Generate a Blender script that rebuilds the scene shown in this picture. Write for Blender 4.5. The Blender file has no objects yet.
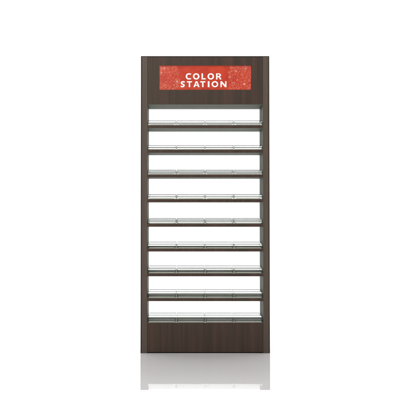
import bpy, bmesh, math, random
from mathutils import Vector
C = bpy.context.scene.collection
R = math.radians

# ------------------------------------------------------------ camera
CAM_D, CAM_Z, TILT = 6.37, 0.95, 1.5
cam_d = bpy.data.cameras.new('camera'); cam = bpy.data.objects.new('camera', cam_d); C.objects.link(cam)
cam.location = (0, -CAM_D, CAM_Z); cam.rotation_euler = (R(90 + TILT), 0, 0)
cam_d.lens = 81.58; cam_d.sensor_width = 36; cam_d.clip_end = 200
cam_d.shift_x = 23 / 416
cam_d.shift_y = 4 / 416 - 81.58 / 36 * math.tan(R(TILT))
bpy.context.scene.camera = cam

# ------------------------------------------------------------ world, lamps, exposure
sc = bpy.context.scene
w = bpy.data.worlds.new('World'); sc.world = w; w.use_nodes = True
bg = w.node_tree.nodes['Background']; bg.inputs[0].default_value = (0.93, 0.97, 1, 1); bg.inputs[1].default_value = 0.22
sc.view_settings.view_transform = 'Standard'; sc.view_settings.look = 'None'
sc.view_settings.exposure = 0; sc.view_settings.gamma = 1

def area(name, loc, target, sx, sy, power, col=(1, 1, 1)):
    l = bpy.data.lights.new(name, 'AREA'); l.shape = 'RECTANGLE'; l.size = sx; l.size_y = sy
    l.energy = power; l.color = col
    o = bpy.data.objects.new(name, l); C.objects.link(o); o.location = loc
    o.rotation_euler = (Vector(target) - Vector(loc)).to_track_quat('-Z', 'Y').to_euler()
    return o
area('added_backdrop_fill', (0, 1.7, 5.6), (0, 4.6, 1.0), 9, 1.2, 425)  # unseen lamp, added to burn the backdrop out to white
area('added_overhead_fill', (0.1, -1.9, 5.2), (0.1, -1.9, 0), 7, 4.5, 330)  # unseen lamp, added to light the floor evenly up to white
area('front_softbox', (-1.6, -6.9, 3.6), (0.1, 0, 1.4), 1.6, 1.6, 90, (0.95, 1.0, 0.93))

# ------------------------------------------------------------ helpers
def mat(name, col, rough=0.5, spec=0.5, metal=0.0, **k):
    m = bpy.data.materials.new(name); m.use_nodes = True
    b = m.node_tree.nodes['Principled BSDF']
    b.inputs['Base Color'].default_value = (*col, 1)
    b.inputs['Roughness'].default_value = rough
    b.inputs['Specular IOR Level'].default_value = spec
    b.inputs['Metallic'].default_value = metal
    for a, v in k.items(): b.inputs[a.replace('_', ' ')].default_value = v
    return m

def wood(name, c0, c1, rough=0.33, seed=0.0, spec=0.5):
    m = mat(name, c0, rough, spec); nt = m.node_tree; N = nt.nodes; L = nt.links
    b = N['Principled BSDF']
    tc = N.new('ShaderNodeTexCoord'); mp = N.new('ShaderNodeMapping')
    mp.inputs['Location'].default_value = (seed, seed * .7, seed * 1.3)
    mp.inputs['Scale'].default_value = (1, 1, 0.022)
    L.new(tc.outputs['Object'], mp.inputs[0])
    n1 = N.new('ShaderNodeTexNoise'); n1.inputs['Scale'].default_value = 210; n1.inputs['Detail'].default_value = 6
    n1.inputs['Roughness'].default_value = 0.65
    n2 = N.new('ShaderNodeTexNoise'); n2.inputs['Scale'].default_value = 26; n2.inputs['Detail'].default_value = 3
    n2.inputs['Distortion'].default_value = 0.6
    L.new(mp.outputs[0], n1.inputs[0]); L.new(mp.outputs[0], n2.inputs[0])
    mx = N.new('ShaderNodeMix'); mx.data_type = 'FLOAT'; mx.inputs[0].default_value = 0.5
    L.new(n1.outputs[0], mx.inputs[2]); L.new(n2.outputs[0], mx.inputs[3])
    cr = N.new('ShaderNodeValToRGB'); cr.color_ramp.elements[0].position = 0.34; cr.color_ramp.elements[1].position = 0.66
    cr.color_ramp.elements[0].color = (*c0, 1); cr.color_ramp.elements[1].color = (*c1, 1)
    ol = cr.color_ramp.elements.new(0.52); ol.color = ((c0[0] + c1[0]) * .48, (c0[1] + c1[1]) * .52, (c0[2] + c1[2]) * .5, 1)
    L.new(mx.outputs[0], cr.inputs[0]); L.new(cr.outputs[0], b.inputs['Base Color'])
    bp = N.new('ShaderNodeBump'); bp.inputs['Strength'].default_value = 0.08; bp.inputs['Distance'].default_value = 0.0006
    L.new(n1.outputs[0], bp.inputs['Height']); L.new(bp.outputs[0], b.inputs['Normal'])
    rr = N.new('ShaderNodeMapRange'); rr.inputs['To Min'].default_value = rough - .06; rr.inputs['To Max'].default_value = rough + .1
    L.new(n1.outputs[0], rr.inputs[0]); L.new(rr.outputs[0], b.inputs['Roughness'])
    return m

def obj(name, bm, m, parent=None, smooth=False, bevel=0.0):
    me = bpy.data.meshes.new(name); bmesh.ops.recalc_face_normals(bm, faces=bm.faces); bm.to_mesh(me); bm.free()
    for mm in (m if isinstance(m, (list, tuple)) else [m]): me.materials.append(mm)
    if smooth:
        for p in me.polygons: p.use_smooth = True
    o = bpy.data.objects.new(name, me); C.objects.link(o)
    if parent: o.parent = parent
    if bevel:
        b = o.modifiers.new('bevel', 'BEVEL'); b.width = bevel; b.segments = 3; b.limit_method = 'ANGLE'
    return o

def add_box(bm, x0, x1, y0, y1, z0, z1):
    v = [bm.verts.new((x, y, z)) for x in (x0, x1) for y in (y0, y1) for z in (z0, z1)]
    for f in ((0, 1, 3, 2), (4, 6, 7, 5), (0, 4, 5, 1), (2, 3, 7, 6), (0, 2, 6, 4), (1, 5, 7, 3)):
        bm.faces.new([v[i] for i in f])
def box(*a):
    bm = bmesh.new(); add_box(bm, *a); return bm

def line_faces(o, test, m=None):         # gives the faces that look into the open bays the lining laminate
    o.data.materials.append(m or M_line)
    for p in o.data.polygons:
        if test(p.normal): p.material_index = len(o.data.materials) - 1
    return o

def tag(o, label=None, cat=None, group=None, kind=None):
    if label: o['label'] = label
    if cat: o['category'] = cat
    if group: o['group'] = group
    if kind: o['kind'] = kind
    return o

# ------------------------------------------------------------ materials
M_wood = wood('dark_wood_front', (0.035, 0.0235, 0.0165), (0.080, 0.038, 0.028), rough=0.42, spec=0.30)
M_wood_side = wood('dark_wood_side', (0.070, 0.049, 0.038), (0.114, 0.073, 0.057), rough=0.42, seed=3.1, spec=0.32)
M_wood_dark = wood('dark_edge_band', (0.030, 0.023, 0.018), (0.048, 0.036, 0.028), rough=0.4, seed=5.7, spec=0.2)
M_line = wood('grey_green_lining', (0.165, 0.172, 0.130), (0.190, 0.196, 0.152), rough=0.45, seed=8.2, spec=0.02)
M_red = mat('red_sign_panel', (0.55, 0.040, 0.018), 0.35, 0.25)
def mottled(m, c0, c1, scale):
    N = m.node_tree.nodes; L = m.node_tree.links
    tc = N.new('ShaderNodeTexCoord'); n = N.new('ShaderNodeTexNoise'); n.inputs['Scale'].default_value = scale; n.inputs['Detail'].default_value = 4
    cr = N.new('ShaderNodeValToRGB'); cr.color_ramp.elements[0].position = .35; cr.color_ramp.elements[1].position = .68
    cr.color_ramp.elements[0].color = (*c0, 1); cr.color_ramp.elements[1].color = (*c1, 1)
    L.new(tc.outputs['Object'], n.inputs[0]); L.new(n.outputs[0], cr.inputs[0]); L.new(cr.outputs[0], N['Principled BSDF'].inputs['Base Color'])
mottled(M_red, (0.47, 0.034, 0.016), (0.58, 0.056, 0.022), 16)
M_white = mat('white_lettering', (0.88, 0.87, 0.84), 0.5)
M_pink = mat('pale_pink_print', (0.74, 0.17, 0.12), 0.5)
mottled(M_pink, (0.62, 0.075, 0.045), (0.78, 0.26, 0.19), 60)
M_pink2 = mat('pale_cream_print', (0.80, 0.33, 0.25), 0.5)
mottled(M_pink2, (0.66, 0.11, 0.07), (0.86, 0.52, 0.42), 45)
M_acr = mat('clear_acrylic', (0.93, 0.95, 0.925), 0.02, 0.5, 0, IOR=1.49, Transmission_Weight=1.0)
M_rim = mat('grey_wire', (0.045, 0.048, 0.040), 0.4, 0.2)
M_clip = mat('frosted_clip', (0.50, 0.50, 0.43), 0.3, 0.5)
M_stop = mat('grey_back_stop', (0.30, 0.31, 0.26), 0.4, 0.3)
M_lip = mat('frosted_front_lip', (0.46, 0.45, 0.39), 0.4, 0.3)
M_cyc = mat('white_backdrop_paper', (0.9, 0.9, 0.9), 0.9, 0.1)
M_sheet = mat('glossy_pale_acrylic', (0.585, 0.57, 0.565), 0.03, 0.5)
M_edge = mat('white_sheet_edge', (0.9, 0.9, 0.9), 0.8, 0.1)

# ------------------------------------------------------------ the setting: seamless white backdrop
bm = bmesh.new(); prof = [(-12.0, -0.0008)]
yb, rr_ = 4.6, 1.2
for i in range(17):
    a = R(90 * i / 16); prof.append((yb - rr_ + rr_ * math.sin(a), -0.0008 + rr_ - rr_ * math.cos(a)))
prof.append((yb, 6.5))
rows = [[bm.verts.new((x, y, z)) for (y, z) in prof] for x in (-10, 10)]
for i in range(len(prof) - 1): bm.faces.new((rows[0][i], rows[0][i + 1], rows[1][i + 1], rows[1][i]))
tag(obj('backdrop', bm, M_cyc, smooth=True), kind='structure')

sheet_me = bmesh.new(); add_box(sheet_me, -2.6, 2.9, -1.31, 1.6, -0.0008, 0.0)  # added sheet that mirrors the stand; its front edge cuts the reflection off
sheet_me.faces.ensure_lookup_table()
for f in sheet_me.faces:
    f.normal_update(); f.material_index = 0 if f.calc_center_median().z > -0.0001 else 1
tag(obj('added_mirror_sheet', sheet_me, [M_sheet, M_edge]), 'glossy pale reflective sheet added under the display stand to mirror it', 'added mirror sheet')

# ------------------------------------------------------------ the display stand
X0, X1 = -0.2995, 0.5720          # outer faces
PW = 0.0445                       # thickness of a side panel
H = 2.008; DEP = 0.300
IX0, IX1 = X0 + PW, X1 - PW
PITCH = 0.16695; ZB1 = 1.5175; TH = 0.0208
Z_BASE = 0.2050
root = bpy.data.objects.new('display_stand', None); C.objects.link(root)
cx = (X0 + X1) / 2
root.location = (cx, 0, 0)
tag(root, 'tall dark brown wooden display stand with nine open shelves and red sign header', 'display stand')
ax0, ax1, aix0, aix1 = X0 - cx, X1 - cx, IX0 - cx, IX1 - cx     # local x

for a, b in ((ax0, aix0), (aix1, ax1)):
    eb = 0.0075
    p, q, e0, e1 = (a + eb, b, a, a + eb - .0003) if a < 0 else (a, b - eb, b - eb + .0003, b)
    sp = obj('side_panel', box(p, q, 0, DEP, 0.0, H - .006), M_wood_side, root, bevel=0.0012)
    line_faces(sp, (lambda n: n.x > .9) if a < 0 else (lambda n: n.x < -.9))
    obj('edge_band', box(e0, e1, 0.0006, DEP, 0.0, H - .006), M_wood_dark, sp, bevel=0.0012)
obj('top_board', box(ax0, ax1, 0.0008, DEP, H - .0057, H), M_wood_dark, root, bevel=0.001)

# header with a recess for the sign
hz0 = 0.95 + (212 - 104.3) * 0.006757
hz1 = H - 0.0062
sx0, sx1 = (159.1 - 185) * 0.006757 - cx, (251.7 - 185) * 0.006757 - cx
sz0, sz1 = 0.95 + (212 - 90.0) * 0.006787, 0.95 + (212 - 65.4) * 0.006787
fy, ry = 0.0022, 0.011
bm = bmesh.new()
gap = 0.0006
def ring(x0, x1, z0, z1, y): return [bm.verts.new(p) for p in ((x0, y, z0), (x1, y, z0), (x1, y, z1), (x0, y, z1))]
o_f = ring(aix0 + gap, aix1 - gap, hz0, hz1, fy); i_f = ring(sx0, sx1, sz0, sz1, fy)
i_b = ring(sx0, sx1, sz0, sz1, ry); o_b = ring(aix0 + gap, aix1 - gap, hz0, hz1, DEP - 0.004)
for i in range(4):
    j = (i + 1) % 4
    bm.faces.new((o_f[i], o_f[j], i_f[j], i_f[i])); bm.faces.new((i_f[i], i_f[j], i_b[j], i_b[i]))
    bm.faces.new((o_f[j], o_f[i], o_b[i], o_b[j]))
bm.faces.new(i_b); bm.faces.new(o_b[::-1])
line_faces(obj('header', bm, M_wood, root, bevel=0.0008), lambda n: n.z < -.9)

# red sign with lettering and lace print
sign = obj('sign_panel', box(sx0 + .0008, sx1 - .0008, ry - .004, ry - .0003, sz0 + .0008, sz1 - .0008), M_red, root)
fs = ry - .004
def px(x): return (x - 185) * 0.006757 - cx
def pz(y): return 0.95 + (212 - y) * 0.006787
def arc(cx_, cy_, rx, ry_, a0, a1, n=28):
    return [(cx_ + rx * math.cos(R(a0 + (a1 - a0) * k / n)), cy_ + ry_ * math.sin(R(a0 + (a1 - a0) * k / n))) for k in range(n + 1)]
def thick(line, t):
    L_, R_ = [], []
    for k, p in enumerate(line):
        a = line[max(k - 1, 0)]; b = line[min(k + 1, len(line) - 1)]
        d = Vector((b[0] - a[0], b[1] - a[1])).normalized()
        L_.append((p[0] - d.y * t / 2, p[1] + d.x * t / 2)); R_.append((p[0] + d.y * t / 2, p[1] - d.x * t / 2))
    return L_ + R_[::-1]
def glyph(ch, w, t):                     # cap height 1, width w, stroke t
    if ch == 'I': return [[(0, 0), (w, 0), (w, 1), (0, 1)]]
    if ch == 'L': return [[(0, 0), (w, 0), (w, t * .85), (t, t * .85), (t, 1), (0, 1)]]
    if ch == 'T':
        a, b = (w - t) / 2, (w + t) / 2
        return [[(a, 0), (b, 0), (b, 1 - t * .85), (w, 1 - t * .85), (w, 1), (0, 1), (0, 1 - t * .85), (a, 1 - t * .85)]]
    if ch == 'N': return [[(0, 0), (t * .92, 0), (t * .92, .64), (w - t * 1.02, 0), (w, 0), (w, 1), (w - t * .92, 1), (w - t * .92, .36), (t * 1.02, 1), (0, 1)]]
    if ch == 'A':
        m = w / 2
        return [[(0, 0), (t * 1.05, 0), (t * 1.05 + .085, .235), (w - t * 1.05 - .085, .235), (w - t * 1.05, 0), (w, 0), (m + t * .62, 1), (m - t * .62, 1)],
                [(m, .80), (m - .135, .40), (m + .135, .40)]]
    if ch == 'O': return [arc(w / 2, .5, w / 2, .5, 0, 360, 40)[:-1], arc(w / 2, .5, w / 2 - t, .5 - t * .86, 360, 0, 40)[:-1]]
    if ch == 'C':
        o = arc(w * .56, .5, w * .56, .5, 58, 302); i_ = arc(w * .56, .5, w * .56 - t, .5 - t * .86, 298, 62)
        return [[(w, .965)] + o[1:-1] + [(w, .035), (w * .965, .035 + t * .8)] + i_[1:-1] + [(w * .965, .965 - t * .8)]]
    if ch == 'S':
        h = t * .86; c1, c2 = .5 + (.5 - h / 2) / 2, .5 - (.5 - h / 2) / 2; ry_ = (.5 - h / 2) / 2
        rx = w / 2 - t / 2
        line = [(w * .93, 1 - h * .75)] + arc(w * .55, c1, rx * .98, ry_, 75, 215, 14) + arc(w * .45, c2, rx * .98, ry_, 35, -105, 14) + [(w * .04, h * .75)]
        return [thick(line, (t + h) / 2)]
    if ch == 'R':
        x1 = w * .90; cy_, ry_ = .72, .28
        out = [(0, 0), (t, 0), (t, .40), (w * .42, .40), (w - t * 1.12, 0), (w, 0), (w * .70, .475)] + arc(w * .46, .725, x1 - w * .46, .275, -48, 90, 16) + [(0, 1)]
        hole = [(t, .565), (t, .84)] + arc(w * .44, .7025, x1 - w * .46 - t * .93, .1375, 90, -90, 14)
        return [out, hole]
def letter(ch, x0, x1, y0, y1):
    A, B, Z0, Z1 = px(x0), px(x1), pz(y1), pz(y0)
    hh = Z1 - Z0; wd = (B - A) / hh
    cu = bpy.data.curves.new('letter', 'CURVE'); cu.dimensions = '2D'; cu.fill_mode = 'BOTH'
    for g in glyph(ch, wd, 0.235):
        sp_ = cu.splines.new('POLY'); sp_.points.add(len(g) - 1); sp_.use_cyclic_u = True
        for k, (x, y) in enumerate(g): sp_.points[k].co = (x, y, 0, 1)
    o = bpy.data.objects.new('letter', cu); C.objects.link(o)
    bpy.context.view_layer.update()
    me = bpy.data.meshes.new_from_object(o.evaluated_get(bpy.context.evaluated_depsgraph_get()))
    bpy.data.objects.remove(o)
    bm = bmesh.new(); bm.from_mesh(me)
    for v in bm.verts: v.co = Vector((A + v.co.x * hh, fs - .0006, Z0 + v.co.y * hh))
    bpy.data.meshes.remove(me)
    obj('letter', bm, M_white, sign)
for ch, a, b in (('C', 185.7, 191.1), ('O', 193.0, 199.5), ('L', 201.6, 205.7), ('O', 207.6, 214.2), ('R', 216.2, 221.7)):
    e = .12 if ch in 'CO' else 0
    letter(ch, a, b, 73.4 - e, 79.5 + e)
for ch, a, b in (('S', 180.4, 185.0), ('T', 186.9, 192.1), ('A', 193.5, 199.6), ('T', 200.3, 205.5), ('I', 207.9, 209.6), ('O', 211.7, 218.4), ('N', 220.6, 226.6)):
    e = .12 if ch in 'SO' else 0
    letter(ch, a, b, 81.3 - e, 87.2 + e)

def ribbon(bm, pts_in, pts_out):
    n = len(pts_in)
    a = [bm.verts.new(p) for p in pts_in]; b = [bm.verts.new(p) for p in pts_out]
    for i in range(n):
        j = (i + 1) % n; bm.faces.new((a[i], a[j], b[j], b[i]))
def flower(bm, x, z, r, petals, ph, y):
    def loop(rad, k, wave):
        pts = []
        for i in range(petals * 10):
            t = 2 * math.pi * i / (petals * 10)
            q = rad * (1 - wave + wave * abs(math.cos(petals / 2 * (t + ph)))) * k
            pts.append((x + q * math.cos(t), y, z + q * math.sin(t)))
        return pts
    wd = 0.0016 if r > .01 else 0.0012
    if r > 0.004:
        ribbon(bm, loop(r, 1 - wd / r, .34), loop(r, 1, .34))
        if r > 0.0075: ribbon(bm, loop(r * .66, 1 - wd / r, .4), loop(r * .66, 1, .4))
        ribbon(bm, loop(r * .3, .35, 0), loop(r * .3, 1, 0))
    else:
        c = [bm.verts.new(p) for p in loop(r, 1, .3)]; bm.faces.new(c)
rnd = random.Random(11)
sw, sh = sx1 - sx0, sz1 - sz0
for side in (0, 1):
    W = 0.125 if side == 0 else 0.152
    placed = []
    bmA, bmB = bmesh.new(), bmesh.new()
    for it, (n, r0, r1) in enumerate(((30, .019, .027), (60, .010, .015), (400, .0050, .008), (500, .0018, .0036))):
        for k in range(n):
            r = rnd.uniform(r0, r1)
            d = rnd.random() ** 1.25 * W
            if rnd.random() < (d / W) ** 2 * .6: continue
            x = (sx0 + .001 + d) if side == 0 else (sx1 - .001 - d)
            z = rnd.uniform(sz0 + r * .8 + .001, sz1 - r * .8 - .001)
            if x - r < sx0 + .0012 or x + r > sx1 - .0012 or z - r < sz0 + .0012 or z + r > sz1 - .0012: continue
            if any((x - a) ** 2 + (z - b) ** 2 < (r + c) ** 2 * 1.02 for a, b, c in placed): continue
            placed.append((x, z, r))
            flower(bmA if rnd.random() < .6 else bmB, x, z, r, rnd.choice((5, 6, 8)), rnd.random() * 3, fs - .0004)
    lp = obj('lace_print', bmA, M_pink, sign)
    obj('lace_highlight', bmB, M_pink2, lp)

# base
base = obj('base', box(aix0 + gap, aix1 - gap, 0.0022, DEP - .004, 0.0070, Z_BASE), M_wood, root, bevel=0.0008)
obj('shadow_gap_block', box(aix0 + .002, aix1 - .002, 0.030, DEP - .03, 0.0, 0.0068), M_wood_dark, root)  # dark recessed block, added so the lifted base shows a contact shadow line
line_faces(base, lambda n: n.z > .9)

# shelves
SD = DEP - .012
clip_y = (0.004, 0.255)
TW = (aix1 - aix0 - 0.004) / 4
joints = [aix0 + .002 + TW * k for k in (1, 2, 3)]
def clip_bm(x, y, z, foot):
    bm = bmesh.new()
    pts = [(-.0016, .0265), (-.0016, .0050), (-.0085, .0034), (-.0085, .0002), (.0085, .0002), (.0085, .0034), (.0016, .0050), (.0016, .0265)]
    if not foot: pts = [(-.0012, .0300), (-.0012, .0002), (.0012, .0002), (.0012, .0300)]
    f = [bm.verts.new((x + a, y - .0012, z + b)) for a, b in pts]; g = [bm.verts.new((x + a, y + .0014, z + b)) for a, b in pts]
    bm.faces.new(f); bm.faces.new(g[::-1])
    for q in range(len(pts)): r = (q + 1) % len(pts); bm.faces.new((f[r], f[q], g[q], g[r]))
    return bm
for i in range(9):
    if i < 8:
        z1 = ZB1 - PITCH * i + TH
        holder = obj('shelf', box(aix0 + gap, aix1 - gap, 0.0018, SD, z1 - TH, z1), M_wood, root, bevel=0.0008)
        line_faces(holder, lambda n: abs(n.z) > .9)
    else:
        z1 = Z_BASE; holder = base
    obj('back_stop', box(aix0 + .004, aix1 - .004, .2851, .2877, z1, z1 + .0045), M_stop, holder, bevel=.0005)
    for x in joints:
        obj('tray_clip', clip_bm(x, 0.0040, z1, True), M_clip, holder, bevel=0.0006)
        obj('tray_clip', clip_bm(x, 0.2815, z1, False), M_clip, holder, bevel=0.0006)

# ------------------------------------------------------------ clear trays, four to a shelf
def rr_loop(hx, hy, r, n=6):
    pts = []
    for cxs, cys, a0 in ((1, 1, 0), (-1, 1, 90), (-1, -1, 180), (1, -1, 270)):
        for k in range(n + 1):
            a = R(a0 + 90 * k / n)
            pts.append((cxs * (hx - r) + r * math.cos(a), cys * (hy - r) + r * math.sin(a)))
    return pts
def tray_body_bm(hx, hy, h, t, fl):
    bm = bmesh.new()
    def lp(hx, hy, r, z): return [bm.verts.new((x, y, z)) for x, y in rr_loop(hx, hy, r)]
    a = lp(hx, hy, .012, 0); b = lp(hx, hy, .012, h); c = lp(hx - t, hy - t, .012 - t, h); d = lp(hx - t, hy - t, .012 - t, fl)
    n = len(a)
    for p, q in ((a, b), (b, c), (c, d), (d, a)):
        for i in range(n):
            j = (i + 1) % n; bm.faces.new((p[i], p[j], q[j], q[i]))
    return bm
def rod_loop_bm(hx, hy, z, rad, seg=8):
    bm = bmesh.new(); pts = rr_loop(hx, hy, .012, 6); n = len(pts); rings = []
    for i in range(n):
        p = Vector((*pts[i], z)); tan = (Vector((*pts[(i + 1) % n], z)) - Vector((*pts[i - 1], z))).normalized()
        nr = Vector((tan.y, -tan.x, 0))
        rings.append([bm.verts.new(p + nr * rad * math.cos(2 * math.pi * s / seg) + Vector((0, 0, 1)) * rad * math.sin(2 * math.pi * s / seg)) for s in range(seg)])
    for i in range(n):
        j = (i + 1) % n
        for s in range(seg):
            u = (s + 1) % seg; bm.faces.new((rings[i][s], rings[j][s], rings[j][u], rings[i][u]))
    return bm
TH_H = 0.0295
thx, thy = TW / 2 - .0022, 0.1330
proto = bpy.data.objects.new('acrylic_tray', None); C.objects.link(proto)
tb = tray_body_bm(thx, thy, TH_H - .001, .0022, .0)
for v in tb.verts:
    if v.co.z > .01: v.co.z += .0045 * (v.co.y + thy) / (2 * thy)      # the rear wall stands a little higher
obj('tray_body', tb, M_acr, proto)
obj('front_lip', box(-thx + .010, thx - .010, -thy - .0034, -thy - .0004, .0002, .0058), M_lip, proto, bevel=.0006)
def rail_bm(hx, y, z, rad, seg=10):
    bm = bmesh.new(); rings = []
    for x in (-hx, hx):
        rings.append([bm.verts.new((x, y + rad * math.cos(2 * math.pi * q / seg), z + rad * math.sin(2 * math.pi * q / seg))) for q in range(seg)])
    for q in range(seg):
        r = (q + 1) % seg; bm.faces.new((rings[0][q], rings[1][q], rings[1][r], rings[0][r]))
    bm.faces.new(rings[0][::-1]); bm.faces.new(rings[1])
    return bm
for y, z, rad in ((-thy - .0012, TH_H - .0010, .0019), (-thy - .0016, TH_H * .5, .0022), (thy, TH_H + .0045, .0019), (thy, TH_H * .5 + .0045, .0019)):
    obj('rail', rail_bm(thx + .0005, y, z, rad), M_rim, proto, smooth=True)
jit = random.Random(5)
first = True
ords = ['top', 'second', 'third', 'fourth', 'fifth', 'sixth', 'seventh', 'eighth', 'bottom']
cols = ['at the left end', 'second from the left', 'third from the left', 'at the right end']
G = 'clear trays lined up on the shelves'
first = True
for i in range(9):
    z1 = (ZB1 - PITCH * i + TH) if i < 8 else Z_BASE
    for k in range(4):
        if first: t = proto; first = False
        else:
            t = proto.copy(); C.objects.link(t)
            for ch in list(proto.children):
                c = ch.copy(); C.objects.link(c); c.parent = t
        t.location = (cx + aix0 + .002 + TW * (k + .5), 0.0105 + thy + jit.uniform(-.0006, .0006), z1 + .0008)
        t.rotation_euler = (0, 0, R(jit.uniform(-.22, .22)))
        sn = 'bottom shelf above the base' if i == 8 else ('top shelf under the header' if i == 0 else ords[i] + ' shelf from the top')
        tag(t, 'clear tray on the %s, %s' % (sn, cols[k]), 'tray', G)
